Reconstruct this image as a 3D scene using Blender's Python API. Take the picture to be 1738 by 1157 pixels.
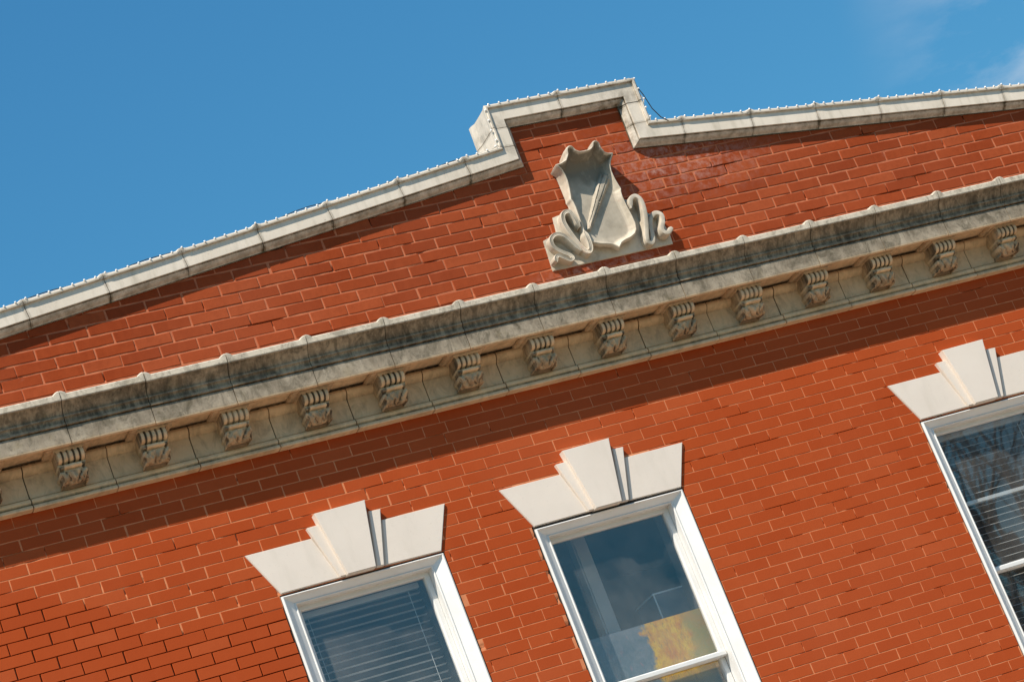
import bpy, bmesh, math, random
import numpy as np
from mathutils import Vector, Matrix

random.seed(7); RNG = np.random.RandomState(11)
for o in list(bpy.data.objects): bpy.data.objects.remove(o)
SC = bpy.context.scene
COL = SC.collection

# ---------------------------------------------------------------- camera
D = 12.5072                      # distance camera - wall
CAM = Vector((0.0, -D, 1.65))
RW = np.array([[0.88505074, -0.30452079, -0.35206856],
               [-0.21045527, 0.41285187, -0.88615005],
               [0.41520328, 0.85838245, 0.30130685]])   # rows: right, down, forward
FPX = 4485.35                    # focal length in pixels of a 1738 px wide picture
cd = bpy.data.cameras.new('camera'); cam = bpy.data.objects.new('camera', cd); COL.objects.link(cam)
cd.sensor_fit = 'HORIZONTAL'; cd.sensor_width = 36.0; cd.lens = FPX / 1738.0 * 36.0
cd.clip_start = 0.1; cd.clip_end = 3000.0
r_, u_, b_ = RW[0], -RW[1], -RW[2]
cam.matrix_world = Matrix(((r_[0], u_[0], b_[0], CAM.x), (r_[1], u_[1], b_[1], CAM.y),
                           (r_[2], u_[2], b_[2], CAM.z), (0, 0, 0, 1)))
SC.camera = cam

def proj(P):
    q = RW @ (np.array(P) - np.array(CAM))
    return q[0] / q[2] * FPX + 869.0, q[1] / q[2] * FPX + 578.5, q[2]

# ---------------------------------------------------------------- sky, sun, exposure
SUN_TRAVEL = Vector((1.22, 1.0, -2.03)).normalized()
ELEV = math.asin(-SUN_TRAVEL.z)
AZ = math.atan2(-SUN_TRAVEL.x, -SUN_TRAVEL.y)        # direction to the sun, clockwise from +Y
w = bpy.data.worlds.new('World'); SC.world = w; w.use_nodes = True
nt = w.node_tree; nt.nodes.clear()
def N(t, **k):
    n = nt.nodes.new(t)
    for a, b in k.items(): setattr(n, a, b)
    return n
out = N('ShaderNodeOutputWorld'); bg = N('ShaderNodeBackground')
sky = N('ShaderNodeTexSky', sky_type='NISHITA'); sky.sun_disc = False
sky.sun_elevation = ELEV; sky.sun_rotation = AZ
sky.altitude = 0; sky.air_density = 2.0; sky.dust_density = 0.0; sky.ozone_density = 6.0
hs = N('ShaderNodeHueSaturation'); hs.inputs['Saturation'].default_value = 1.05; hs.inputs['Value'].default_value = 1.0
tint = N('ShaderNodeMix', data_type='RGBA', blend_type='MULTIPLY'); tint.inputs['Factor'].default_value = 1.0
tint.inputs['B'].default_value = (0.42, 0.80, 1.0, 1)
nt.links.new(sky.outputs[0], tint.inputs['A']); nt.links.new(tint.outputs['Result'], hs.inputs['Color'])
# thin cirrus
tc = N('ShaderNodeTexCoord'); mp = N('ShaderNodeMapping')
mp.inputs['Rotation'].default_value = (0.15, -0.55, 0.25); mp.inputs['Scale'].default_value = (2.2, 2.2, 7.5)
nt.links.new(tc.outputs['Generated'], mp.inputs[0])
cn = N('ShaderNodeTexNoise'); cn.inputs['Scale'].default_value = 2.3; cn.inputs['Detail'].default_value = 7; cn.inputs['Roughness'].default_value = 0.6
cn.inputs['Distortion'].default_value = 0.5
nt.links.new(mp.outputs[0], cn.inputs['Vector'])
cr = N('ShaderNodeValToRGB'); cr.color_ramp.elements[0].position = 0.38; cr.color_ramp.elements[1].position = 0.70
cr.color_ramp.elements[1].color = (0.85, 0.85, 0.85, 1)
nt.links.new(cn.outputs[0], cr.inputs[0])
mx = N('ShaderNodeMix', data_type='RGBA')
sxyz = N('ShaderNodeSeparateXYZ'); nt.links.new(tc.outputs['Generated'], sxyz.inputs[0])
mrx = N('ShaderNodeMapRange', interpolation_type='SMOOTHSTEP'); nt.links.new(sxyz.outputs[0], mrx.inputs[0])
mrx.inputs[1].default_value = 0.54; mrx.inputs[2].default_value = 0.60
mulc = N('ShaderNodeMath', operation='MULTIPLY'); nt.links.new(cr.outputs[0], mulc.inputs[0]); nt.links.new(mrx.outputs[0], mulc.inputs[1])
nt.links.new(mulc.outputs[0], mx.inputs['Factor']); nt.links.new(hs.outputs[0], mx.inputs['A'])
mx.inputs['B'].default_value = (6.6, 7.0, 7.4, 1)
nt.links.new(mx.outputs['Result'], bg.inputs[0]); bg.inputs[1].default_value = 0.085
nt.links.new(bg.outputs[0], out.inputs[0])

sl = bpy.data.lights.new('sun', 'SUN'); sl.energy = 5.0; sl.angle = math.radians(0.53); sl.color = (1.0, 0.91, 0.79)
so = bpy.data.objects.new('sun', sl); COL.objects.link(so)
so.rotation_euler = SUN_TRAVEL.to_track_quat('-Z', 'Y').to_euler(); so.location = (-6, -14, 22)
SC.view_settings.view_transform = 'Standard'; SC.view_settings.look = 'None'
SC.view_settings.exposure = 0.40; SC.view_settings.gamma = 1.0; SC.view_settings.use_curve_mapping = False

# ================================================================ materials
def material(name, build):
    m = bpy.data.materials.new(name); m.use_nodes = True
    t = m.node_tree; t.nodes.clear()
    o = t.nodes.new('ShaderNodeOutputMaterial')
    class G: pass
    g = G(); g.t = t
    def node(ty, **k):
        n = t.nodes.new(ty)
        for a, b in k.items():
            if a.startswith('i_'): n.inputs[a[2:].replace('_', ' ')].default_value = b
            else: setattr(n, a, b)
        return n
    def L(a, b): t.links.new(a, b)
    g.node, g.L = node, L
    def pos(scale=(1, 1, 1), rot=(0, 0, 0)):
        ge = node('ShaderNodeNewGeometry'); mp = node('ShaderNodeMapping')
        mp.inputs['Scale'].default_value = scale; mp.inputs['Rotation'].default_value = rot
        L(ge.outputs['Position'], mp.inputs[0]); return mp.outputs[0]
    g.pos = pos
    def noise(scale, detail=4, rough=0.55, vec=None, dist=0.0):
        n = node('ShaderNodeTexNoise'); n.inputs['Scale'].default_value = scale; n.inputs['Detail'].default_value = detail
        n.inputs['Roughness'].default_value = rough; n.inputs['Distortion'].default_value = dist
        L(vec if vec is not None else pos(), n.inputs['Vector']); return n.outputs[0]
    g.noise = noise
    def ramp(fac, a, b, ca=(0, 0, 0, 1), cb=(1, 1, 1, 1)):
        r = node('ShaderNodeValToRGB'); e = r.color_ramp.elements
        e[0].position = a; e[1].position = b; e[0].color = ca; e[1].color = cb
        L(fac, r.inputs[0]); return r.outputs[0]
    g.ramp = ramp
    def mix(fac, a, b, blend='MIX'):
        x = node('ShaderNodeMix', data_type='RGBA', blend_type=blend)
        if isinstance(fac, (int, float)): x.inputs['Factor'].default_value = fac
        else: L(fac, x.inputs['Factor'])
        for s, v in (('A', a), ('B', b)):
            if isinstance(v, tuple): x.inputs[s].default_value = v if len(v) == 4 else v + (1,)
            else: L(v, x.inputs[s])
        return x.outputs['Result']
    g.mix = mix
    def math_(op, a, b=0.0, c=None):
        x = node('ShaderNodeMath', operation=op)
        for i, v in enumerate((a, b) if c is None else (a, b, c)):
            if isinstance(v, (int, float)): x.inputs[i].default_value = v
            else: L(v, x.inputs[i])
        return x.outputs[0]
    g.math = math_
    def bsdf(color, rough, bump=None, bstr=0.3, bdist=0.002, spec=0.5):
        p = node('ShaderNodeBsdfPrincipled')
        if isinstance(color, tuple): p.inputs['Base Color'].default_value = color + (1,)
        else: L(color, p.inputs['Base Color'])
        if isinstance(rough, (int, float)): p.inputs['Roughness'].default_value = rough
        else: L(rough, p.inputs['Roughness'])
        p.inputs['Specular IOR Level'].default_value = spec
        if bump is not None:
            b = node('ShaderNodeBump'); b.inputs['Strength'].default_value = bstr; b.inputs['Distance'].default_value = bdist
            L(bump, b.inputs['Height']); L(b.outputs[0], p.inputs['Normal'])
        return p.outputs[0]
    g.bsdf = bsdf
    s = build(g)
    L(s, o.inputs[0])
    return m

def brick_mat(name, base, dark, light, rough, bloom):
    def b(g):
        oi = g.node('ShaderNodeObjectInfo'); at = g.node('ShaderNodeAttribute', attribute_name='tint')
        r = g.math('FRACT', g.math('ADD', oi.outputs['Random'], at.outputs['Fac']))
        c = g.mix(g.ramp(r, 0.0, 0.75), dark, base)
        c = g.mix(g.ramp(r, 0.7, 1.0), c, light)
        c = g.mix(g.ramp(g.noise(3.0, 5), 0.35, 0.75), c, g.mix(0.5, c, dark))
        c = g.mix(g.math('MULTIPLY', g.ramp(g.noise(30.0, 6, 0.7), 0.42, 0.72), 0.42 if bloom else 0.35), c, (dark[0] * .8, dark[1] * .8, dark[2] * .8) if bloom else dark)
        # vertical rain streaks
        st = g.ramp(g.noise(9.0, 3, 0.5, g.pos((2.2, 1, 0.25))), 0.5, 0.8)
        c = g.mix(g.math('MULTIPLY', st, 0.22), c, light)
        # broad faded, pinker areas and fine pale flecks
        fade = g.ramp(g.noise(0.9, 4, 0.55, dist=0.5), 0.42, 0.68)
        c = g.mix(g.math('MULTIPLY', fade, 0.30), c, (light[0] * 0.98, light[1] * 1.12, light[2] * 1.4))
        c = g.mix(g.math('MULTIPLY', g.ramp(g.noise(95.0, 3, 0.6), 0.70, 0.76), 0.30), c, (0.66, 0.34, 0.22))
        # chipped / chalky paint
        ch = g.ramp(g.noise(26.0, 6, 0.7), 0.70, 0.76)
        c = g.mix(g.math('MULTIPLY', ch, 0.35), c, (0.62, 0.33, 0.22))
        if bloom:
            ge = g.node('ShaderNodeNewGeometry'); sx = g.node('ShaderNodeSeparateXYZ'); g.L(ge.outputs[0], sx.inputs[0])
            dx = g.math('ABSOLUTE', g.math('SUBTRACT', sx.outputs['X'], 7.45))
            dz = g.math('ABSOLUTE', g.math('SUBTRACT', sx.outputs['Z'], 6.90))
            near = g.math('MULTIPLY', g.ramp(dx, 0.15, 0.75, (1, 1, 1, 1), (0, 0, 0, 1)), g.ramp(dz, 0.05, 0.30, (1, 1, 1, 1), (0, 0, 0, 1)))
            dz2 = g.math('ABSOLUTE', g.math('SUBTRACT', sx.outputs['Z'], 6.32)); dx2 = g.math('ABSOLUTE', g.math('SUBTRACT', sx.outputs['X'], 6.75))
            near2 = g.math('MULTIPLY', g.ramp(dx2, 0.2, 0.5, (1, 1, 1, 1), (0, 0, 0, 1)), g.ramp(dz2, 0.03, 0.09, (1, 1, 1, 1), (0, 0, 0, 1)))
            nn = g.math('MAXIMUM', near, near2)
            bl = g.math('MULTIPLY', nn, g.ramp(g.noise(24.0, 5, 0.7), 0.44, 0.68))
            bl = g.math('ADD', bl, g.math('MULTIPLY', g.ramp(g.noise(7.0, 6, 0.7, dist=0.4), 0.66, 0.8), 0.35))
            c = g.mix(g.math('MULTIPLY', bl, 0.5), c, (0.55, 0.36, 0.31))
        h = g.math('ADD', g.math('MULTIPLY', g.noise(60.0, 4), 0.5), g.noise(220.0, 3))
        return g.bsdf(c, rough, h, 0.35, 0.0016, 0.03)
    return material(name, b)

M = {}
M['brick_low'] = brick_mat('red_painted_brick', (0.390, 0.069, 0.0175), (0.352, 0.059, 0.0155), (0.415, 0.083, 0.025), 0.5, False)
M['brick_top'] = brick_mat('weathered_red_brick', (0.325, 0.060, 0.0175), (0.235, 0.041, 0.013), (0.375, 0.082, 0.029), 0.55, True)

def mortar_mat(name, a, b_, k=0.5):
    def b(g):
        c = g.mix(g.ramp(g.noise(18.0, 5), 0.3, 0.7), a, b_)
        c = g.mix(g.math('MULTIPLY', g.ramp(g.noise(2.5, 4), 0.45, 0.7), k), c, (0.34, 0.085, 0.04))
        return g.bsdf(c, 0.85, g.noise(160.0, 4), 0.5, 0.002, 0.2)
    return material(name, b)
M['mortar_low'] = mortar_mat('salmon_mortar', (0.64, 0.245, 0.11), (0.53, 0.17, 0.07), 0.28)
M['mortar_top'] = mortar_mat('pink_mortar', (0.55, 0.185, 0.088), (0.40, 0.115, 0.052), 0.5)

def limestone(g):
    c = g.mix(g.ramp(g.noise(2.2, 5), 0.3, 0.75), (0.725, 0.645, 0.56), (0.655, 0.58, 0.50))
    c = g.mix(g.math('MULTIPLY', g.ramp(g.noise(55.0, 4, 0.7), 0.62, 0.78), 0.30), c, (0.42, 0.38, 0.31))
    c = g.mix(g.math('MULTIPLY', g.ramp(g.noise(7.0, 4, 0.6, g.pos((1.6, 1, 0.35))), 0.52, 0.8), 0.28), c, (0.47, 0.42, 0.34))
    c = g.mix(g.math('MULTIPLY', g.ramp(g.noise(130.0, 3, 0.6), 0.68, 0.74), 0.45), c, (0.36, 0.31, 0.25))
    return g.bsdf(c, 0.75, g.math('ADD', g.noise(180.0, 4), g.math('MULTIPLY', g.noise(14.0, 4), 1.5)), 0.35, 0.0015, 0.2)
M['limestone'] = material('cream_limestone', limestone)

def terracotta(g):            # glazed cream coping
    c = g.mix(g.ramp(g.noise(3.0, 5), 0.3, 0.75), (0.78, 0.69, 0.575), (0.67, 0.585, 0.47))
    streak = g.ramp(g.noise(13.0, 5, 0.65, g.pos((1.5, 1, 0.3))), 0.5, 0.74)
    c = g.mix(g.math('MULTIPLY', streak, 0.45), c, (0.34, 0.30, 0.22))
    spots = g.ramp(g.noise(48.0, 6, 0.75), 0.62, 0.72)
    c = g.mix(g.math('MULTIPLY', spots, 0.5), c, (0.20, 0.165, 0.11))
    at = g.node('ShaderNodeAttribute', attribute_name='grime_shade')
    gr = g.math('MULTIPLY', at.outputs['Fac'], g.ramp(g.noise(16.0, 6, 0.7), 0.28, 0.66))
    c = g.mix(gr, c, (0.115, 0.088, 0.05))
    return g.bsdf(c, 0.42, g.noise(90.0, 4), 0.2, 0.001, 0.45)
M['terracotta'] = material('cream_glazed_terracotta', terracotta)

def sooty(g):                 # cornice terracotta: sooty dirt and painted recess shade by height band, stored with the piece
    at = g.node('ShaderNodeAttribute', attribute_name='grime_shade')
    warm = g.mix(g.ramp(g.noise(4.0, 5), 0.3, 0.7), (0.82, 0.60, 0.36), (0.66, 0.46, 0.26))
    grey = g.mix(g.ramp(g.noise(9.0, 6, 0.7), 0.35, 0.7), (0.43, 0.365, 0.275), (0.215, 0.175, 0.125))
    at2 = g.node('ShaderNodeAttribute', attribute_name='greyness')
    c = g.mix(g.math('MINIMUM', at2.outputs['Fac'], 1.0), warm, grey)
    c = g.mix(g.math('MINIMUM', g.math('MAXIMUM', g.math('SUBTRACT', at2.outputs['Fac'], 1.0), 0.0), 1.0), c, (0.62, 0.545, 0.43))
    bl = g.ramp(g.noise(11.0, 7, 0.74, g.pos((1.2, 1, 0.8)), 0.8), 0.46, 0.64)
    c = g.mix(g.math('MULTIPLY', bl, g.math('MAXIMUM', g.math('ADD', g.math('ADD', 0.22, g.math('MULTIPLY', g.math('MINIMUM', at2.outputs['Fac'], 1.0), 0.62)), g.math('MULTIPLY', at.outputs['Fac'], 0.3)), 0.05)), c, (0.13, 0.11, 0.075))
    stv = g.ramp(g.noise(22.0, 6, 0.68, g.pos((1.6, 1, 0.28))), 0.42, 0.60)
    big = g.ramp(g.noise(3.4, 5, 0.6, g.pos((1, 1, 0.5))), 0.38, 0.62)
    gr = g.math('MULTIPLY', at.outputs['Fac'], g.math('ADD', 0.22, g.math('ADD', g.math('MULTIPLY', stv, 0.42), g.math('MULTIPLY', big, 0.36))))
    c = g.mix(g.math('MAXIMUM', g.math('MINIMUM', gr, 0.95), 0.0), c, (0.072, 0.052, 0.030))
    fine = g.ramp(g.noise(46.0, 6, 0.75), 0.56, 0.68)
    c = g.mix(g.math('MULTIPLY', fine, g.math('MULTIPLY', g.math('MINIMUM', at2.outputs['Fac'], 1.0), 0.62)), c, (0.085, 0.075, 0.06))
    green = g.ramp(g.noise(11.0, 4, 0.6), 0.60, 0.75)
    c = g.mix(g.math('MULTIPLY', green, 0.22), c, (0.22, 0.165, 0.06))
    return g.bsdf(c, 0.72, g.math('ADD', g.noise(120.0, 5, 0.7), g.noise(30.0, 4)), 0.4, 0.0018, 0.25)
M['sooty'] = material('soot_stained_terracotta', sooty)

def carved(g):                # shield ornament
    c = g.mix(g.ramp(g.noise(6.0, 5), 0.3, 0.7), (0.64, 0.565, 0.455), (0.42, 0.36, 0.275))
    c = g.mix(g.math('MULTIPLY', g.ramp(g.noise(14.0, 5, 0.65), 0.46, 0.68), 0.55), c, (0.27, 0.235, 0.18))
    c = g.mix(g.math('MULTIPLY', g.ramp(g.noise(9.0, 4, 0.6), 0.62, 0.74), 0.55), c, (0.58, 0.36, 0.27))
    at = g.node('ShaderNodeAttribute', attribute_name='soot')  # hood dirt mixed with painted shade
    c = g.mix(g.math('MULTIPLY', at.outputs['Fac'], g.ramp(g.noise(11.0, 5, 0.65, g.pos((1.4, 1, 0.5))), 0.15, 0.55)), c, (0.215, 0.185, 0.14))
    return g.bsdf(c, 0.6, g.math('ADD', g.noise(110.0, 4), g.noise(34.0, 4)), 0.3, 0.0014, 0.3)
M['carved'] = material('carved_terracotta', carved)

M['grout'] = material('dark_grout', lambda g: g.bsdf(g.mix(g.ramp(g.noise(30.0, 4), 0.35, 0.65), (0.085, 0.07, 0.04), (0.15, 0.125, 0.075)), 0.95))
def whitep(g):
    c = g.mix(g.ramp(g.noise(5.0, 4, 0.6), 0.35, 0.75), (0.74, 0.735, 0.71), (0.655, 0.645, 0.615))
    c = g.mix(g.math('MULTIPLY', g.ramp(g.noise(38.0, 5, 0.7), 0.64, 0.74), 0.35), c, (0.42, 0.37, 0.27))
    return g.bsdf(c, 0.42, g.noise(70.0, 3), 0.1, 0.0008)
M['frame'] = material('white_window_paint', whitep)
M['head'] = material('aged_white_paint', lambda g: g.bsdf(g.mix(g.ramp(g.noise(9.0, 5, 0.7, g.pos((1, 1, 0.5))), 0.35, 0.7), (0.76, 0.745, 0.70), (0.60, 0.57, 0.50)), 0.5, g.noise(70.0, 3), 0.12, 0.001))
M['caulk'] = material('dark_caulk', lambda g: g.bsdf((0.035, 0.028, 0.022), 0.9))
def glass(g):
    lw = g.node('ShaderNodeLayerWeight'); lw.inputs['Blend'].default_value = 0.5
    fr = g.math('ADD', 0.042, g.math('MULTIPLY', 0.958, g.math('POWER', lw.outputs['Facing'], 5.0)))
    b = g.node('ShaderNodeBump'); b.inputs['Strength'].default_value = 0.05; b.inputs['Distance'].default_value = 0.004
    g.L(g.noise(2.5, 2), b.inputs['Height'])
    f = g.math('MINIMUM', g.math('MULTIPLY', fr, 1.7), 1.0)
    tr = g.node('ShaderNodeBsdfTransparent'); tr.inputs[0].default_value = (0.98, 0.985, 0.985, 1)
    gl = g.node('ShaderNodeBsdfGlossy'); gl.inputs['Roughness'].default_value = 0.015; gl.inputs['Color'].default_value = (0.95, 0.97, 1, 1)
    g.L(b.outputs[0], gl.inputs['Normal'])
    m = g.node('ShaderNodeMixShader'); g.L(f, m.inputs[0]); g.L(tr.outputs[0], m.inputs[1]); g.L(gl.outputs[0], m.inputs[2])
    du = g.node('ShaderNodeBsdfDiffuse'); du.inputs[0].default_value = (0.55, 0.53, 0.50, 1)
    m2 = g.node('ShaderNodeMixShader'); g.L(g.math('MULTIPLY', g.ramp(g.noise(3.0, 5, 0.6), 0.25, 0.75), 0.10), m2.inputs[0]); g.L(m.outputs[0], m2.inputs[1]); g.L(du.outputs[0], m2.inputs[2])
    return m2.outputs[0]
M['glass'] = material('window_glass', glass)
M['slat'] = material('pale_blind_slat', lambda g: g.bsdf(g.mix(g.noise(12.0, 3), (0.66, 0.67, 0.65), (0.57, 0.58, 0.57)), 0.45))
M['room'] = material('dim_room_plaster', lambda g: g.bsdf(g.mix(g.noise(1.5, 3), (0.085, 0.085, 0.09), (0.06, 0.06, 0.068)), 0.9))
M['post'] = material('grey_post_paint', lambda g: g.bsdf(g.mix(g.noise(6.0, 3), (0.50, 0.46, 0.43), (0.42, 0.385, 0.355)), 0.7))
def canvas(g):
    ge = g.node('ShaderNodeNewGeometry'); sx = g.node('ShaderNodeSeparateXYZ'); g.L(ge.outputs[0], sx.inputs[0])
    wob = g.math('MULTIPLY', g.math('SUBTRACT', g.noise(9.0, 6, 0.65), 0.5), 0.34)
    x = g.math('ADD', sx.outputs['X'], wob)
    c = g.mix(g.ramp(g.noise(10.0, 6, 0.7, dist=0.7), 0.32, 0.72), (0.085, 0.13, 0.155), (0.20, 0.215, 0.24))
    c = g.mix(g.math('MULTIPLY', g.ramp(g.noise(16.0, 5, 0.7, g.pos((1.6, 1, 0.6))), 0.60, 0.70), 0.6), c, (0.36, 0.15, 0.17))
    y = g.mix(g.ramp(g.noise(14.0, 5, 0.7, g.pos((1, 1, 0.7))), 0.34, 0.62), (0.58, 0.20, 0.015), (0.76, 0.47, 0.025))
    y = g.mix(g.ramp(g.noise(24.0, 6, 0.75, g.pos((1.8, 1, 0.5)), 1.0), 0.58, 0.66), y, (0.22, 0.19, 0.07))
    olive = g.mix(g.ramp(g.noise(8.0, 5, 0.7), 0.35, 0.65), (0.33, 0.27, 0.065), (0.46, 0.24, 0.04))
    stk = g.ramp(g.noise(38.0, 8, 0.8, g.pos((1.7, 1, 0.45), (0, 0.5, 0)), 1.6), 0.52, 0.60)
    y = g.mix(g.math('MULTIPLY', stk, 0.6), y, (0.30, 0.17, 0.03))
    c = g.mix(g.math('MULTIPLY', stk, 0.35), c, (0.26, 0.27, 0.28))
    mr = g.node('ShaderNodeMapRange', interpolation_type='SMOOTHSTEP'); g.L(x, mr.inputs[0]); mr.inputs[1].default_value = 6.22; mr.inputs[2].default_value = 6.27
    c = g.mix(mr.outputs[0], c, y)
    mr2 = g.node('ShaderNodeMapRange', interpolation_type='SMOOTHSTEP'); g.L(x, mr2.inputs[0]); mr2.inputs[1].default_value = 6.42; mr2.inputs[2].default_value = 6.53
    c = g.mix(mr2.outputs[0], c, olive)
    z = g.math('ADD', sx.outputs['Z'], g.math('MULTIPLY', wob, 0.3))
    mr3 = g.node('ShaderNodeMapRange', interpolation_type='SMOOTHSTEP'); g.L(z, mr3.inputs[0]); mr3.inputs[1].default_value = 4.06; mr3.inputs[2].default_value = 3.93
    c = g.mix(mr3.outputs[0], c, (0.17, 0.12, 0.075))
    return g.bsdf(c, 0.6, g.noise(50.0, 5, 0.7), 0.6, 0.003)
M['canvas'] = material('abstract_paint', canvas)
M['panel'] = material('dark_blue_board', lambda g: g.bsdf(g.mix(g.noise(5.0, 4), (0.05, 0.075, 0.10), (0.035, 0.055, 0.08)), 0.5))
M['pale_edge'] = material('pale_metal_edge', lambda g: g.bsdf((0.55, 0.60, 0.62), 0.4))
M['bulb'] = material('white_bulb', lambda g: g.bsdf((0.92, 0.91, 0.88), 0.12, None))
M['cord_white'] = material('pale_cord', lambda g: g.bsdf(g.mix(g.noise(40.0, 2), (0.62, 0.58, 0.5), (0.45, 0.42, 0.36)), 0.6))
M['cord_dark'] = material('dark_cord', lambda g: g.bsdf((0.015, 0.015, 0.02), 0.5))
M['roof'] = material('roof_membrane', lambda g: g.bsdf(g.mix(g.noise(3.0, 4), (0.09, 0.09, 0.09), (0.14, 0.135, 0.13)), 0.95))
def brickskin(g):
    br = g.node('ShaderNodeTexBrick'); br.inputs['Scale'].default_value = 1.0
    br.inputs['Brick Width'].default_value = 0.216; br.inputs['Row Height'].default_value = 0.0632; br.inputs['Mortar Size'].default_value = 0.002
    br.inputs['Color1'].default_value = (0.40, 0.085, 0.03, 1); br.inputs['Color2'].default_value = (0.33, 0.065, 0.024, 1); br.inputs['Mortar'].default_value = (0.56, 0.19, 0.09, 1)
    ge = g.node('ShaderNodeNewGeometry'); s = g.node('ShaderNodeSeparateXYZ'); c = g.node('ShaderNodeCombineXYZ')
    g.L(ge.outputs[0], s.inputs[0]); g.L(g.math('ADD', s.outputs[0], s.outputs[1]), c.inputs[0]); g.L(s.outputs[2], c.inputs[1]); g.L(c.outputs[0], br.inputs[0])
    return g.bsdf(br.outputs[0], 0.6)
M['brickskin'] = material('plain_red_brickwork', brickskin)
M['ground'] = material('pale_concrete_paving', lambda g: g.bsdf(g.mix(g.ramp(g.noise(0.6, 6), 0.3, 0.7), (0.47, 0.35, 0.24), (0.38, 0.285, 0.20)), 0.9, g.noise(20.0, 4), 0.2, 0.01))
M['earth'] = material('worn_paving', lambda g: g.bsdf(g.mix(g.ramp(g.noise(0.3, 6), 0.3, 0.7), (0.22, 0.165, 0.11), (0.16, 0.125, 0.085)), 0.95))
M['asphalt'] = material('asphalt', lambda g: g.bsdf(g.mix(g.noise(30.0, 5), (0.075, 0.072, 0.07), (0.12, 0.115, 0.11)), 0.9))
M['bark'] = material('grey_brown_bark', lambda g: g.bsdf(g.mix(g.noise(14.0, 4), (0.16, 0.13, 0.105), (0.10, 0.08, 0.065)), 0.9))

# ================================================================ helpers
def link(name, me, parent=None, mat=None, smooth=False):
    o = bpy.data.objects.new(name, me); COL.objects.link(o)
    if mat is not None and not me.materials: me.materials.append(mat)
    if smooth and len(me.polygons): me.polygons.foreach_set('use_smooth', [True] * len(me.polygons))
    if parent is not None:
        o.parent = parent
        o.matrix_parent_inverse = WORLD_INV.get(parent.name, Matrix.Identity(4))
    return o
WORLD_INV = {}
def empty(name, loc, label, cat, group=None):
    o = bpy.data.objects.new(name, None); COL.objects.link(o); o.location = loc; o.empty_display_size = 0.3
    WORLD_INV[o.name] = Matrix.Translation(-Vector(loc))
    tag(o, label, cat, group); return o
def tag(o, label=None, cat=None, group=None, kind=None):
    if label: o['label'] = label
    if cat: o['category'] = cat
    if group: o['group'] = group
    if kind: o['kind'] = kind
    return o
def pyd(name, v, f):
    me = bpy.data.meshes.new(name); me.from_pydata([tuple(p) for p in v], [], f); me.update(); return me
def fixn(me):
    bm = bmesh.new(); bm.from_mesh(me); bmesh.ops.recalc_face_normals(bm, faces=bm.faces); bm.to_mesh(me); bm.free(); return me
def box(x0, x1, y0, y1, z0, z1, bev=0.0, name='box'):
    bm = bmesh.new(); bmesh.ops.create_cube(bm, size=1)
    for v in bm.verts: v.co = Vector(((x0 + x1) / 2 + v.co.x * (x1 - x0), (y0 + y1) / 2 + v.co.y * (y1 - y0), (z0 + z1) / 2 + v.co.z * (z1 - z0)))
    if bev: bmesh.ops.bevel(bm, geom=bm.edges[:], offset=bev, segments=2, affect='EDGES')
    me = bpy.data.meshes.new(name); bm.to_mesh(me); bm.free(); return me
def boxes(lst, name='boxes'):
    v, f = [], []
    for (x0, x1, y0, y1, z0, z1) in lst:
        b = len(v); v += [(x, y, z) for x in (x0, x1) for y in (y0, y1) for z in (z0, z1)]
        f += [[b + i for i in q] for q in ((0, 1, 3, 2), (4, 6, 7, 5), (0, 4, 5, 1), (2, 3, 7, 6), (0, 2, 6, 4), (1, 5, 7, 3))]
    return fixn(pyd(name, v, f))
def prism(poly, y0, y1, bev=0.0, name='prism'):
    """polygon in (x, z) extruded from y0 (front) to y1 (back)"""
    bm = bmesh.new(); a = [bm.verts.new((x, y0, z)) for x, z in poly]; b = [bm.verts.new((x, y1, z)) for x, z in poly]
    ff = bm.faces.new(a); bm.faces.new(b[::-1]); n = len(poly)
    for i in range(n): bm.faces.new((a[i], a[(i + 1) % n], b[(i + 1) % n], b[i]))
    bmesh.ops.recalc_face_normals(bm, faces=bm.faces)
    if bev:
        e = [e for e in bm.edges if all(abs(v.co.y - y0) < 1e-6 for v in e.verts)]
        bmesh.ops.bevel(bm, geom=e, offset=bev, segments=2, affect='EDGES', clamp_overlap=True)
    me = bpy.data.meshes.new(name); bm.to_mesh(me); bm.free(); return me
def tube(pts, r, seg=6, name='tube', closed=False):
    pts = [Vector(p) for p in pts]; v, f = [], []
    for i, p in enumerate(pts):
        t = (pts[min(i + 1, len(pts) - 1)] - pts[max(i - 1, 0)]).normalized()
        a = t.cross(Vector((0, 1, 0.01))).normalized(); b = t.cross(a).normalized()
        rr = r[i] if isinstance(r, (list, tuple)) else r
        for k in range(seg):
            an = 2 * math.pi * k / seg; v.append(p + a * math.cos(an) * rr + b * math.sin(an) * rr)
    for i in range(len(pts) - 1):
        for k in range(seg):
            f.append((i * seg + k, i * seg + (k + 1) % seg, (i + 1) * seg + (k + 1) % seg, (i + 1) * seg + k))
    f.append(tuple(range(seg))[::-1]); f.append(tuple(range((len(pts) - 1) * seg, len(pts) * seg)))
    return fixn(pyd(name, v, f))
def fattr(me, name, vals, domain='POINT'):
    a = me.attributes.new(name, 'FLOAT', domain); a.data.foreach_set('value', np.asarray(vals, dtype=np.float32)); return me
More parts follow.
